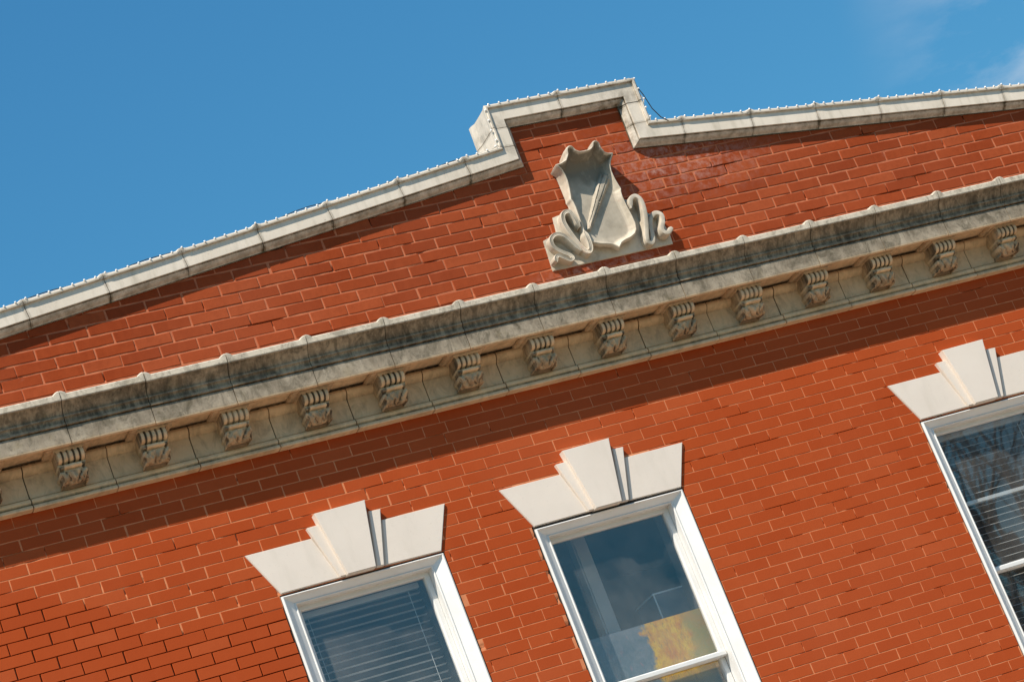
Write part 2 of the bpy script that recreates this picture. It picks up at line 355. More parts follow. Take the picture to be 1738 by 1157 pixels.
class VNoise:
    def __init__(s, seed, n=256):
        s.g = np.random.RandomState(seed).rand(n, n); s.n = n
    def __call__(s, x, z):
        x = np.asarray(x, float); z = np.asarray(z, float)
        xi = np.floor(x).astype(int); zi = np.floor(z).astype(int); fx = x - xi; fz = z - zi
        fx = fx * fx * (3 - 2 * fx); fz = fz * fz * (3 - 2 * fz); n = s.n
        a = s.g[xi % n, zi % n]; b = s.g[(xi + 1) % n, zi % n]; c = s.g[xi % n, (zi + 1) % n]; d = s.g[(xi + 1) % n, (zi + 1) % n]
        return (a * (1 - fx) + b * fx) * (1 - fz) + (c * (1 - fx) + d * fx) * fz
    def fbm(s, x, z, o=4):
        r = 0; am = 0.5
        for i in range(o): r = r + am * s(x * 2 ** i + 13.7 * i, z * 2 ** i + 5.1 * i); am *= 0.5
        return r / (1 - 0.5 ** o)

# ================================================================ numbers measured on the facade
X0, X1 = 1.4, 11.9                       # facade ends
WIN = [(4.284, 5.226, 4.992, 4.990), (5.754, 6.687, 4.984, 4.985), (8.276, 9.212, 4.994, 4.993)]   # jambs, head height
WZ0 = 3.18                               # sill height
Z0, H0 = 4.925, 0.0632                   # lower wall courses
ZG, HG = 6.469, 0.0668                   # gable courses
ROOF_L = lambda x: 6.694 + 0.1093 * (x - 3.322)
ROOF_R = lambda x: 7.016 - 0.1018 * (x - 7.232)
PB, PC, PD, PE = (6.522, 7.043), (6.530, 7.297), (7.240, 7.293), (7.232, 7.016)
PA = (X0, ROOF_L(X0)); PF = (X1, ROOF_R(X1))
def gable_top(x):
    if x < PB[0]: return ROOF_L(x)
    if x < PE[0]: return PC[1]
    return ROOF_R(x)

B = empty('brick_building', (6.85, 0, 0), 'red painted brick building with stepped gable parapet, bracketed cornice and white windows', 'building')
def part(name, me, mat, smooth=False, label=None):
    o = link(name, me, B, mat, smooth)
    if label: o['label'] = label
    return o

# ---------------------------------------------------------------- ground, street
def sheet(name, x0, x1, y0, y1, z, mat):
    o = link(name, pyd(name, [(x0, y0, z), (x1, y0, z), (x1, y1, z), (x0, y1, z)], [(0, 1, 2, 3)]), None, mat); tag(o, kind='structure'); return o
sheet('ground', -900, 900, -900, 900, 0.0, M['earth'])
sheet('street', -900, 900, -13.5, -4.2, 0.004, M['asphalt'])
k = link('pavement_kerb', boxes([(-200, 200, -4.2, -4.05, 0.0, 0.13)]), None, M['ground']); tag(k, kind='structure')
k = link('pavement', boxes([(-200, 200, -4.047, 0.0, -0.1, 0.132)]), None, M['ground']); tag(k, kind='structure')

# ---------------------------------------------------------------- wall cores, roof, room
core = []
zs = WZ0 - 0.02
core.append((X0, X1, 0.03, 0.30, 0, zs))
xp = X0
for (a, b, h, _) in WIN:
    core.append((xp, a - 0.002, 0.03, 0.30, zs, 5.0)); xp = b + 0.002
core.append((xp, X1, 0.03, 0.30, zs, 5.0))
core.append((X0, X1, 0.03, 0.30, 5.0, 6.42))
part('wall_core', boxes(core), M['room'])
gp = [(X0, 6.42), (X1, 6.42), (X1, ROOF_R(X1) - .01), (PE[0], ROOF_R(PE[0]) - .01), (PE[0] + .02, PD[1] + .03), (PB[0] - .02, PC[1] + .03), (PB[0], ROOF_L(PB[0]) - .01), (X0, ROOF_L(X0) - .01)]
part('parapet_core', prism(gp, 0.028, 0.195), M['brickskin'])
part('roof', boxes([(X0, X1, 0.30, 9.0, 6.15, 6.25)]), M['roof'])
part('side_wall', boxes([(X0 - 0.02, X0, 0.0, 9.0, 0, 6.3)]), M['brickskin'])
part('side_wall', boxes([(X1, X1 + 0.02, 0.0, 9.0, 0, 6.3)]), M['brickskin'])
part('rear_wall', boxes([(X0, X1, 9.0, 9.25, 0, 6.3)]), M['brickskin'])
part('base_wall', boxes([(X0, X1, 0.0, 0.03, 0, 2.755)]), M['brickskin'])
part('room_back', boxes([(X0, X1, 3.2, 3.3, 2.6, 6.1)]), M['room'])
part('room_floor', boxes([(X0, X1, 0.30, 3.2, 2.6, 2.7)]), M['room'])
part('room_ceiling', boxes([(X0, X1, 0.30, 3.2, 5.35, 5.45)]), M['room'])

# ================================================================ brickwork
DARK = [(1.0, 5.37), (2.92, 5.367), (3.066, 5.344), (3.192, 5.256), (3.508, 5.174), (3.538, 5.107), (3.477, 5.048), (3.429, 5.03), (3.534, 4.968), (3.731, 4.929), (4.3, 4.926)]
def dark_top(x): return np.interp(x, [1.0, 2.92, 3.066, 3.13, 3.2, 3.40, 3.48, 3.56, 3.731, 4.3, 4.31], [5.37, 5.367, 5.344, 5.262, 5.24, 5.175, 5.11, 4.968, 4.929, 4.926, 0.0])
nz1, nz2, nz3 = VNoise(3), VNoise(5), VNoise(9)

def mortar_grid(name, z0, z1, cell, yfun, keep, mat):
    nx = int((X1 - X0) / cell); nzr = int(round((z1 - z0) / cell))
    xs = np.linspace(X0, X1, nx + 1); zz = np.linspace(z0, z1, nzr + 1)
    XX, ZZ = np.meshgrid(xs, zz); YY = yfun(XX, ZZ)
    co = np.stack([XX, YY, ZZ], -1).reshape(-1, 3)
    ii, jj = np.meshgrid(np.arange(nx), np.arange(nzr)); a = (jj * (nx + 1) + ii).ravel()
    cx = (XX[:-1, :-1] + XX[1:, 1:]).ravel() / 2; cz = (ZZ[:-1, :-1] + ZZ[1:, 1:]).ravel() / 2
    a = a[keep(cx, cz)]
    q = np.stack([a, a + 1, a + nx + 2, a + nx + 1], 1).astype(np.int32)
    me = bpy.data.meshes.new(name); me.vertices.add(len(co)); me.vertices.foreach_set('co', co.astype(np.float32).ravel())
    me.loops.add(q.size); me.loops.foreach_set('vertex_index', q.ravel())
    me.polygons.add(len(q)); me.polygons.foreach_set('loop_start', np.arange(0, q.size, 4, dtype=np.int32))
    me.update(calc_edges=True); me.validate()
    return link(name, me, B, mat, True)

def low_y(x, z):
    y = 0.0010 + 0.0012 * nz1.fbm(x * 14, z * 30, 3)
    d = 1 / (1 + np.exp(-(dark_top(x) - 0.006 - z + 0.02 * (nz2(x * 30, z * 30) - .5)) * 260))
    y = y + d * 0.019
    hole = nz3.fbm(x * 5, z * 26, 3); y = y + np.clip((hole - 0.69) * 14, 0, 1) * 0.010
    return y
def low_keep(cx, cz):
    k = np.ones(len(cx), bool)
    for (a, b, h, _) in WIN: k &= ~((cx > a) & (cx < b) & (cz < h) & (cz > WZ0))
    return k
def top_y(x, z):
    y = 0.0016 + 0.0024 * nz2.fbm(x * 16, z * 24, 3)
    hole = nz1.fbm(x * 4, z * 22, 3); y = y + np.clip((hole - 0.70) * 14, 0, 1) * 0.012
    return y
facade = mortar_grid('facade_wall', 2.755, 5.80, 0.0125, low_y, low_keep, M['mortar_low'])
facade['label'] = 'lower brick wall with flush salmon joints, open dark joints at lower left'
tops = np.vectorize(gable_top)
parapet = mortar_grid('parapet_wall', 6.18, 7.32, 0.0125, top_y, lambda cx, cz: cz < tops(cx) + 0.012, M['mortar_top'])
parapet['label'] = 'gable brickwork above the cornice with wide pink mortar joints'

def brick_rings(poly, jit, ch, depth, rng, yoff, tilt):
    """poly (x,z) ccw; returns verts, faces for one brick with uneven arrises"""
    P = []
    n = len(poly)
    for i in range(n):
        a, b = poly[i], poly[(i + 1) % n]; L = math.hypot(b[0] - a[0], b[1] - a[1]); m = max(1, int(round(L / 0.055)))
        for k in range(m): t = k / m; P.append((a[0] + (b[0] - a[0]) * t, a[1] + (b[1] - a[1]) * t))
    P = np.array(P); c = P.mean(0)
    w_, h_ = np.ptp(P[:, 0]), np.ptp(P[:, 1])
    Pj = P + rng.uniform(-jit, jit, P.shape)
    inn = c + (Pj - c) * np.array([max(0.3, 1 - 2 * ch / max(w_, .01)), max(0.3, 1 - 2 * ch / max(h_, .01))])
    m = len(P)
    tz = tilt[0] * (Pj[:, 1] - c[1]) + tilt[1] * (Pj[:, 0] - c[0])
    v = [(p[0], depth, p[1]) for p in Pj] + [(p[0], yoff + ch * 1.3 + t, p[1]) for p, t in zip(Pj, tz)] + [(p[0], yoff + t, p[1]) for p, t in zip(inn, tz)]
    f = []
    for i in range(m):
        j = (i + 1) % m
        f.append((i, j, m + j, m + i)); f.append((m + i, m + j, 2 * m + j, 2 * m + i))
    f.append(tuple(range(2 * m, 3 * m)))
    return v, f
def clip_half(poly, nx, nzv, d):      # keep nx*x+nz*z <= d
    out = []
    for i in range(len(poly)):
        a, b = poly[i], poly[(i + 1) % len(poly)]
        da, db = nx * a[0] + nzv * a[1] - d, nx * b[0] + nzv * b[1] - d
        if da <= 0: out.append(a)
        if (da < 0 < db) or (db < 0 < da):
            t = da / (da - db); out.append((a[0] + (b[0] - a[0]) * t, a[1] + (b[1] - a[1]) * t))
    return out

LINT_C = [(a + b) / 2 for (a, b, _, _) in WIN]
def in_lintel(x, z):
    for c in LINT_C:
        zz = z - 4.985
        if 0 <= zz <= 0.235 and abs(x - c) < 0.455 + zz * 0.44: return True
    return False
def heads(pl, Ll, pr, Lr, xs, jit):
    a = []
    x = pl - math.floor((pl - X0) / Ll) * Ll
    while x < xs - 0.05: a.append(x); x += Ll
    b = []
    x = pr - math.floor((pr - xs) / Lr) * Lr
    while x < X1: 
        if x > xs: b.append(x)
        x += Lr
    if b and a:
        gap = b[0] - a[-1]
        if gap > 0.25: a.append(a[-1] + gap / 2)
        elif gap < 0.07: b = b[1:]
    hs_ = [X0] + [h for h in a + b if X0 + 0.03 < h < X1 - 0.03] + [X1]
    return [hs_[0]] + [h + RNG.uniform(-jit, jit) for h in hs_[1:-1]] + [hs_[-1]]
low, top = [], []         # (poly)
for kk in range(-34, 15):
    za = Z0 + kk * H0; zb = za + H0
    hs_ = heads(3.743 if kk % 2 == 0 else 3.635, 0.2158, 6.79 if kk % 2 == 0 else 6.898, 0.2113, 5.52, 0.003)
    j = 0.0021
    for a, b in zip(hs_[:-1], hs_[1:]):
        segs = [(a, b)]
        if kk < 1 and zb > WZ0 + 0.02:
            lim = 4.992
            if (za + zb) / 2 < lim:
                for (wa, wb, _, _) in WIN:
                    ns = []
                    for s, e in segs:
                        if e <= wa or s >= wb: ns.append((s, e))
                        else:
                            if s < wa: ns.append((s, wa + j))
                            if e > wb: ns.append((wb - j, e))
                    segs = ns
        for s, e in segs:
            if e - s < 0.03: continue
            cx, cz = (s + e) / 2, (za + zb) / 2
            if in_lintel(s + .01, cz) and in_lintel(e - .01, cz): continue
            jj = 0.0031 if cz < float(dark_top(cx)) + .01 else j
            low.append([(s + jj, za + jj), (e - jj, za + jj), (e - jj, zb - jj), (s + jj, zb - jj)])
for kk in range(-4, 13):
    za = ZG + kk * HG; zb = za + HG
    hs_ = heads(3.355 if kk % 2 == 0 else 3.477 - .215, 0.2150, 9.043 if kk % 2 == 0 else 9.171 - .0, 0.2135, 6.62, 0.006)
    for a, b in zip(hs_[:-1], hs_[1:]):
        j = 0.0038
        p = [(a + j, za + j), (b - j, za + j), (b - j, zb - j), (a + j, zb - j)]
        s = 0.1093; p1 = p
        cx = (a + b) / 2
        if b < PB[0] + 0.02 or (a < PB[0] and zb < PB[1] + .02) and False:
            pass
        # clip to the stepped gable outline (hidden behind the coping's lower moulding)
        if zb > 6.9 - 0.12 or True:
            if cx < PB[0]:
                if za > ROOF_L(b) + .01 and b < PB[0] - .01: continue
                if b <= PB[0]: p1 = clip_half(p, -s, 1, ROOF_L(0) + 0.012)
                else:
                    if za > PB[1]: p1 = clip_half(p, -1, 0, -(PB[0] - 0.012)); p1 = clip_half(p1, 0, 1, PC[1] + .012)
                    elif zb > ROOF_L(a): p1 = clip_half(p, -s, 1, ROOF_L(0) + 0.012)
            elif cx > PE[0]:
                s2 = -0.1018
                if a >= PE[0]: p1 = clip_half(p, -s2, 1, ROOF_R(0) + 0.012)
                else:
                    if za > PE[1]: p1 = clip_half(p, 1, 0, PE[0] + 0.012); p1 = clip_half(p1, 0, 1, PD[1] + .012)
                    elif zb > ROOF_R(b): p1 = clip_half(p, -s2, 1, ROOF_R(0) + 0.012)
            else:
                p1 = clip_half(p, 0, 1, PC[1] + 0.012)
                if za > PB[1] and a < PB[0]: p1 = clip_half(p1, -1, 0, -(PB[0] - 0.012))
                if za > PE[1] and b > PE[0]: p1 = clip_half(p1, 1, 0, PE[0] + 0.012)
        if len(p1) < 3: continue
        q = np.array(p1)
        if np.ptp(q[:, 0]) < 0.02 or np.ptp(q[:, 1]) < 0.008: continue
        top.append([tuple(t) for t in p1])

def shown(poly):
    c = np.array(poly).mean(0); x, y, z = proj((c[0], 0, c[1]))
    if not (-20 < x < 1758 and -12 < y < 1169): return 0
    if in_lintel(c[0], c[1]): return 0
    if 5.70 < c[1] < 6.29: return 0
    if abs(c[0] - 6.855) < 0.25 and 6.37 < c[1] < 7.08: return 0
    q = [proj((p[0], 0, p[1])) for p in poly]; a = 0
    for i in range(len(q)): a += q[i][0] * q[(i + 1) % len(q)][1] - q[(i + 1) % len(q)][0] * q[i][1]
    return abs(a) / 2
allb = [(shown(p), 'L', p) for p in low] + [(shown(p), 'T', p) for p in top]
allb.sort(key=lambda t: -t[0])
single = set(id(t[2]) for t in allb[:300])
PROTO = {}
def proto(kind, w_, h_, i):
    key = (kind, round(w_, 2), i)
    if key not in PROTO:
        rng = np.random.RandomState(100 + i + (50 if kind == 'T' else 0))
        jit, ch = (0.0007, 0.0016) if kind == 'L' else (0.0020, 0.0030)
        poly = [(-w_ / 2, -h_ / 2), (w_ / 2, -h_ / 2), (w_ / 2, h_ / 2), (-w_ / 2, h_ / 2)]
        v, f = brick_rings(poly, jit, ch, 0.05, rng, 0.0, (0, 0))
        me = fixn(pyd('brick', v, f)); me.materials.append(M['brick_low' if kind == 'L' else 'brick_top']); PROTO[key] = me
    return PROTO[key]
for kind, lst, par, mat in (('L', low, facade, M['brick_low']), ('T', top, parapet, M['brick_top'])):
    V, F, T = [], [], []
    jit, ch, yj, tl = (0.0007, 0.0014, 0.0004, 0.006) if kind == 'L' else (0.0020, 0.0028, 0.0009, 0.014)
    for p in lst:
        q = np.array(p); w_, h_ = np.ptp(q[:, 0]), np.ptp(q[:, 1])
        rect = len(p) == 4 and abs(q[0, 1] - q[1, 1]) < 1e-6 and abs(q[2, 1] - q[3, 1]) < 1e-6 and abs(q[0, 0] - q[3, 0]) < 1e-6
        yo = RNG.uniform(-yj, yj); ti = (RNG.uniform(-tl, tl), RNG.uniform(-tl, tl) * 0.3)
        if id(p) in single:
            if rect and w_ > 0.19:
                me = proto(kind, w_, h_, random.randrange(4)); o = link('brick', me, par, mat)
                c = q.mean(0); o.location = (c[0], yo, c[1]); o.rotation_euler = (-ti[0], 0, ti[1])
            else:
                c = q.mean(0); v, f = brick_rings([(a - c[0], b - c[1]) for a, b in p], jit, ch, 0.05, RNG, 0.0, (0, 0))
                o = link('brick', fixn(pyd('brick', v, f)), par, mat); o.location = (c[0], yo, c[1])
        else:
            v, f = brick_rings(p, jit, ch, 0.05, RNG, yo, ti); b = len(V)
            V += v; F += [tuple(b + i for i in g) for g in f]; T += [random.random()] * len(v)
    me = fixn(pyd('brick_field', V, F)); fattr(me, 'tint', T)
    o = link('brick_field', me, par, mat); tag(o, kind='stuff')

# ================================================================ cornice
def sweep_x(profile, xs, name, lip=None, bump=0.0, grime_shade=None, grey=None):
    """profile [(y,z)] closed, extruded along x at positions xs; lip: indices raised near both ends"""
    n = len(profile); v, f, ga, gb = [], [], [], []
    xa, xb = xs[0], xs[-1]
    for x in xs:
        d = min(x - xa, xb - x); bb = bump * max(0.0, 1 - (d / 0.034) ** 2) if d < 0.034 else 0.0
        for i, (y, z) in enumerate(profile):
            zz = z + (bb if lip and i in lip else 0.0)
            v.append((x, y - (bb * 0.3 if lip and i in lip else 0), zz))
            ga.append(grime_shade[i] if grime_shade else 0); gb.append(grey[i] if grey else 0)
    for k in range(len(xs) - 1):
        for i in range(n):
            j = (i + 1) % n; f.append((k * n + i, k * n + j, (k + 1) * n + j, (k + 1) * n + i))
    f.append(tuple(range(n))); f.append(tuple(range((len(xs) - 1) * n, len(xs) * n))[::-1])
    me = fixn(pyd(name, v, f)); fattr(me, 'grime_shade', ga); fattr(me, 'greyness', gb); return me
# upper run: lip, cyma, fillets, corona, soffit   (y, z, grime, grey)
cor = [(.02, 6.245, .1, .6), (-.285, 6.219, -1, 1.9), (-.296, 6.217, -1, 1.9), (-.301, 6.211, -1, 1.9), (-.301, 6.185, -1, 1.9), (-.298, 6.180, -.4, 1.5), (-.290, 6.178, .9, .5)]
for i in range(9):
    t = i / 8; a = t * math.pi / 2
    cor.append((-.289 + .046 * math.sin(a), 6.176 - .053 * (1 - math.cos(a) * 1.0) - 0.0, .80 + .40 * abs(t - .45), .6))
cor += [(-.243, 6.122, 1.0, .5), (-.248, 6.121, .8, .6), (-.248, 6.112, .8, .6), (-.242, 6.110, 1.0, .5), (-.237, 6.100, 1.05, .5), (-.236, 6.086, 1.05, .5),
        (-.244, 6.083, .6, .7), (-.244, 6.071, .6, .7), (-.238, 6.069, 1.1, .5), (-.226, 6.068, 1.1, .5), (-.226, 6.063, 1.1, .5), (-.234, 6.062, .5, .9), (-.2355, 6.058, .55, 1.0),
        (-.2355, 6.02, .38, 1.0), (-.2355, 5.984, .2, .95), (-.234, 5.974, .0, .35), (-.229, 5.969, .0, .1), (-.218, 5.969, .1, 0), (-.213, 5.972, .35, 0), (-.210, 5.984, .3, 0), (-.07, 5.988, .3, 0), (-.02, 5.988, .9, 0), (.02, 5.988, .9, 0)]  # soffit values include its occlusion shade, painted in
# smoother cyma: replace the quarter samples by an S curve
for i in range(9):
    t = i / 8; s = t * t * (3 - 2 * t)
    cor[7 + i] = (-.289 + .046 * (0.35 * t + 0.65 * math.sin(t * math.pi / 2)), 6.1765 - .054 * t, cor[7 + i][2], .6)
prof = [(a, b) for a, b, _, _ in cor]; gri = [c for _, _, c, _ in cor]; gre = [d for _, _, _, d in cor]
LJ = [3.446 + 0.4494 * n for n in range(-5, 20)]
LJ = [x for x in LJ if X0 - .2 < x < X1 + .1]
cornice = part('cornice', boxes([(X0, X1, -.221, .02, 6.07, 6.17), (X0, X1, -.205, .02, 5.991, 6.075), (X0, X1, -.028, .02, 5.76, 5.995), (X0, X1, -.27, .02, 6.18, 6.205)]), M['grout'], label='sooty bracketed cornice running across the facade')
def seg_x(L, b=0.034):
    return [0.0, 0.006, 0.013, 0.02, 0.027, 0.034, 0.06, L / 2, L - 0.06, L - 0.034, L - 0.027, L - 0.02, L - 0.013, L - 0.006, L]
G = 0.0022
for i, (a, b) in enumerate(zip(LJ[:-1], LJ[1:])):
    xs = [a + G + t for t in seg_x(b - a - 2 * G)]
    jy, jz = RNG.uniform(-.0015, .0015), RNG.uniform(-.0015, .0015)
    pr = [(y + jy, z + jz) for y, z in prof]
    me = sweep_x(pr, xs, 'cornice_block', lip={1, 2, 3}, bump=0.016, grime_shade=gri, grey=gre)
    o = link('cornice_block', me, cornice, M['sooty'])
# lower run: bed mould, frieze, base mould
fr = [(.02, 5.985, .9, 0), (-.045, 5.985, 1.2, 0), (-.045, 5.974, 1.2, 0), (-.066, 5.972, .5, 0), (-.070, 5.960, .3, 0), (-.066, 5.948, .25, 0), (-.056, 5.937, .3, 0), (-.045, 5.929, .4, 0), (-.039, 5.925, .5, 0), (-.036, 5.923, .5, .2),  # slot and bed mould darkened: occlusion shade painted in
      (-.034, 5.915, .12, .22), (-.034, 5.86, .06, .25), (-.034, 5.806, .06, .1), (-.030, 5.803, .9, 0), (-.036, 5.801, .35, 0), (-.045, 5.799, .1, 0), (-.051, 5.793, .05, 0), (-.054, 5.784, .1, 0), (-.052, 5.776, .2, 0), (-.046, 5.770, .6, 0),
      (-.042, 5.766, .9, 0), (-.050, 5.763, .1, .2), (-.058, 5.758, .0, .2), (-.060, 5.748, 0, .25), (-.057, 5.742, 0, .2), (.02, 5.741, .0, .1)]
pf = [(a, b) for a, b, _, _ in fr]
FJ = [3.204 + 0.4483 * n for n in range(-5, 21)]
FJ = [x for x in FJ if X0 - .2 < x < X1 + .1]
for a, b in zip(FJ[:-1], FJ[1:]):
    g2 = 0.003; L = b - a - 2 * g2
    jy, jz = RNG.uniform(-.002, .002), RNG.uniform(-.0015, .0015)
    me = sweep_x([(y + jy, z + jz) for y, z in pf], [a + g2, a + b - a - g2], 'frieze_block', grime_shade=[c for _, _, c, _ in fr], grey=[d for _, _, _, d in fr])
    link('frieze_block', me, cornice, M['sooty'])
# consoles
def console_mesh(seed):
    W = 0.073; nv, nu = 60, 41
    P = [(-.190, 5.972), (-.197, 5.958)]
    for i in range(11):
        a = math.radians(100 - i * 22); P.append((-.170 - .030 * math.sin(math.radians(30 + i * 15)), 5.934 + .030 * math.cos(math.radians(30 + i * 15))))
    P += [(-.154, 5.902), (-.152, 5.896), (-.166, 5.894), (-.176, 5.885), (-.170, 5.875), (-.146, 5.872), (-.150, 5.862), (-.151, 5.846), (-.144, 5.830), (-.129, 5.815), (-.108, 5.806), (-.084, 5.808), (-.056, 5.822), (-.030, 5.836)]
    P = np.array(P); s = np.r_[0, np.cumsum(np.hypot(*np.diff(P, axis=0).T))]; t = np.linspace(0, s[-1], nv)
    py = np.interp(t, s, P[:, 0]); pz = np.interp(t, s, P[:, 1])
    ty, tz = np.gradient(py), np.gradient(pz); ln = np.hypot(ty, tz); ny, nz = tz / ln, -ty / ln     # outward-ish
    nn = VNoise(seed); v, f, ga = [], [], []
    sroll0, sroll1 = s[1], s[14]
    sc0, sc1 = s[15], s[19]
    for i in range(nv):
        for k in range(nu):
            u = -1 + 2 * k / (nu - 1); x = u * W; d = 0.0
            tt = t[i]
            if sroll0 < tt < sroll1:       # five reeds
                e = math.sin(math.pi * min(1, (tt - sroll0) / .012, (sroll1 - tt) / .012) / 2)
                d = (abs(math.cos(u * math.pi * 2.5)) ** 0.55 - 0.72) * 0.018 * e; x *= 1.03
            elif sc0 <= tt <= sc1:         # curled leaf tip
                d = 0.006 * max(0, math.cos(u * 1.9)) + 0.004 * abs(math.cos(u * math.pi * 1.5)) - (0.012 if abs(u) > .72 else 0); x *= 0.9
            elif tt > sc1:                 # acanthus leaf
                r = (tt - sc1) / (s[-1] - sc1)
                lob = abs(math.sin(u * 5.2 + r * 6.0 * (1 if u > 0 else -1)))
                d = (1 - .75 * r) * 0.016 * lob + 0.020 * (float(nn(u * 6 + 20, r * 8 + 3)) - .45) + 0.010 * (float(nn(u * 13 + 50, r * 17 + 9)) - .5) + 0.006 * math.exp(-(u / .1) ** 2) - 0.010 * abs(u)
                x *= (1.0 - 0.16 * r) * (1 + 0.05 * math.sin(r * 19))
            v.append((x, py[i] - abs(ny[i]) * d if tt < sc1 else py[i] + ny[i] * 0 - d * 0.9, pz[i] + (nz[i] * d * 0.3)))
            ga.append(1.3 if d < -0.001 else ((0.45 + .6 * (tt - sc1) / (s[-1] - sc1)) if tt > sc1 else 0.05))  # grooves, leaf hollows and underside: painted shade mixed with dirt
    for i in range(nv - 1):
        for k in range(nu - 1): f.append((i * nu + k, i * nu + k + 1, (i + 1) * nu + k + 1, (i + 1) * nu + k))
    # side cheeks with a sunk scroll eye
    for k, sg in ((0, -1), (nu - 1, 1)):
        b = len(v)
        for i in range(nv): v.append((v[i * nu + k][0] * 0.94, -.03, v[i * nu + k][2])); ga.append(.5)  # cheeks darkened evenly, their side shade painted in
        for i in range(nv - 1): f.append((i * nu + k, (i + 1) * nu + k, b + i + 1, b + i))
    v = [(a, b, c - 5.9) for a, b, c in v]
    me = fixn(pyd('console', v, f)); fattr(me, 'grime_shade', ga); fattr(me, 'greyness', [0.1] * len(v))
    me.materials.append(M['sooty'])
    return me
cmes = [console_mesh(q) for q in (21, 33, 47, 58)]
# the soffit block that carries a console
def cap_mesh():
    bm = bmesh.new()
    for (x0, x1, y0, y1, z0, z1) in ((-.118, .118, -.208, -.03, 5.969, 5.9885), (-.085, .085, -.200, -.03, 5.961, 5.970)):
        r = bmesh.ops.create_cube(bm, size=1)
        for vv in r['verts']: vv.co = Vector(((x0 + x1) / 2 + vv.co.x * (x1 - x0), (y0 + y1) / 2 + vv.co.y * (y1 - y0), (z0 + z1) / 2 + vv.co.z * (z1 - z0)))
        bmesh.ops.bevel(bm, geom=list({e for vv in r['verts'] for e in vv.link_edges}), offset=.004, segments=2, affect='EDGES')
    me = bpy.data.meshes.new('console_cap'); bm.to_mesh(me); bm.free()
    fattr(me, 'grime_shade', [0.3] * len(me.vertices)); fattr(me, 'greyness', [0.15] * len(me.vertices)); me.materials.append(M['sooty']); return me
cap = cap_mesh()
for n in range(-4, 19):
    x = 3.432 + 0.4488 * n
    if not X0 + .15 < x < X1 - .15: continue
    o = link('console', cmes[random.randrange(4)], cornice, None, True); o.location = (x + RNG.uniform(-.004, .004), RNG.uniform(-.003, .003) + .008, 5.9 + RNG.uniform(-.001, .001)); o.rotation_euler = (0, RNG.uniform(-.02, .02), 0)
    o = link('console_cap', cap, cornice, None); o.location = (x, 0, 0)

# ================================================================ coping
CP = [(0, .02), (0, -.010), (.003, -.014), (.006, -.016), (.010, -.024), (.016, -.034), (.023, -.042), (.029, -.047), (.031, -.050), (.032, -.045), (.036, -.045), (.037, -.058), (.039, -.060), (.114, -.060), (.116, -.062),
      (.117, -.071), (.121, -.076), (.131, -.077), (.136, -.073), (.137, -.062), (.132, -.03), (.131, .03), (.131, .13), (.138, .180), (.139, .208), (.130, .216), (.09, .216), (.085, .20), (0, .20)]
CG = [.8, .8, .7, .7, .75, .75, .7, .75, .9, 1.2, 1.2, .4, .12, .06, .7, .7, .3, .0, 0, 0, .1, .2, .2, .1, .1, .2, .3, .3, .3]  # painted shade on moulding, in quirk and under lip, with dirt
LIPS = set(range(16, 21))
path = [PA, PB, PC, PD, PE, PF]
def seg_n(a, b):
    dx, dz = b[0] - a[0], b[1] - a[1]; l = math.hypot(dx, dz); return np.array([-dz / l, dx / l])
def mitre(i):
    n1 = seg_n(path[i - 1], path[i]) if i > 0 else None; n2 = seg_n(path[i], path[i + 1]) if i < len(path) - 1 else None
    if n1 is None: return n2
    if n2 is None: return n1
    m = n1 + n2; return m / (1 + float(n1 @ n2))
cum = [0]
for a, b in zip(path[:-1], path[1:]): cum.append(cum[-1] + math.hypot(b[0] - a[0], b[1] - a[1]))
def on_path(s):
    for i in range(len(path) - 1):
        if s <= cum[i + 1] + 1e-9 or i == len(path) - 2:
            t = (s - cum[i]) / (cum[i + 1] - cum[i]); a, b = np.array(path[i]), np.array(path[i + 1])
            return a + (b - a) * t, seg_n(path[i], path[i + 1]), i
def s_of_x(seg, x): a, b = path[seg], path[seg + 1]; return cum[seg] + (x - a[0]) / (b[0] - a[0]) * (cum[seg + 1] - cum[seg])
def s_of_z(seg, z): a, b = path[seg], path[seg + 1]; return cum[seg] + (z - a[1]) / (b[1] - a[1]) * (cum[seg + 1] - cum[seg])
js = [s_of_x(0, x) for x in (1.72, 2.165, 2.61, 3.05, 3.497, 3.950, 4.405, 4.855, 5.285, 5.735, 6.170)]
js += [s_of_z(1, 7.160), s_of_z(1, 7.283), s_of_x(2, 6.868), s_of_z(3, 7.283), s_of_z(3, 7.147)]
js += [s_of_x(4, x) for x in (7.560, 8.012, 8.455, 8.885, 9.330, 9.762, 10.20, 10.65, 11.10, 11.55)]
js = [0.0] + js + [cum[-1]]
coping = part('coping', prism([(x, z) for x, z in [(PA[0], PA[1]), PB, PC, PD, PE, PF]] + [(PF[0], PF[1] + .07), (PE[0] + .07, PE[1] + .07), (PD[0] + .07, PD[1] + .07), (PC[0] - .07, PC[1] + .07), (PB[0] - .07, PB[1] + .07), (PA[0], PA[1] + .07)], -.012, .18), M['grout'], label='cream glazed terracotta coping along the stepped gable')
BUMPY = {i: True for i in range(len(js))}
for i in range(12, 17): BUMPY[i] = i == 14
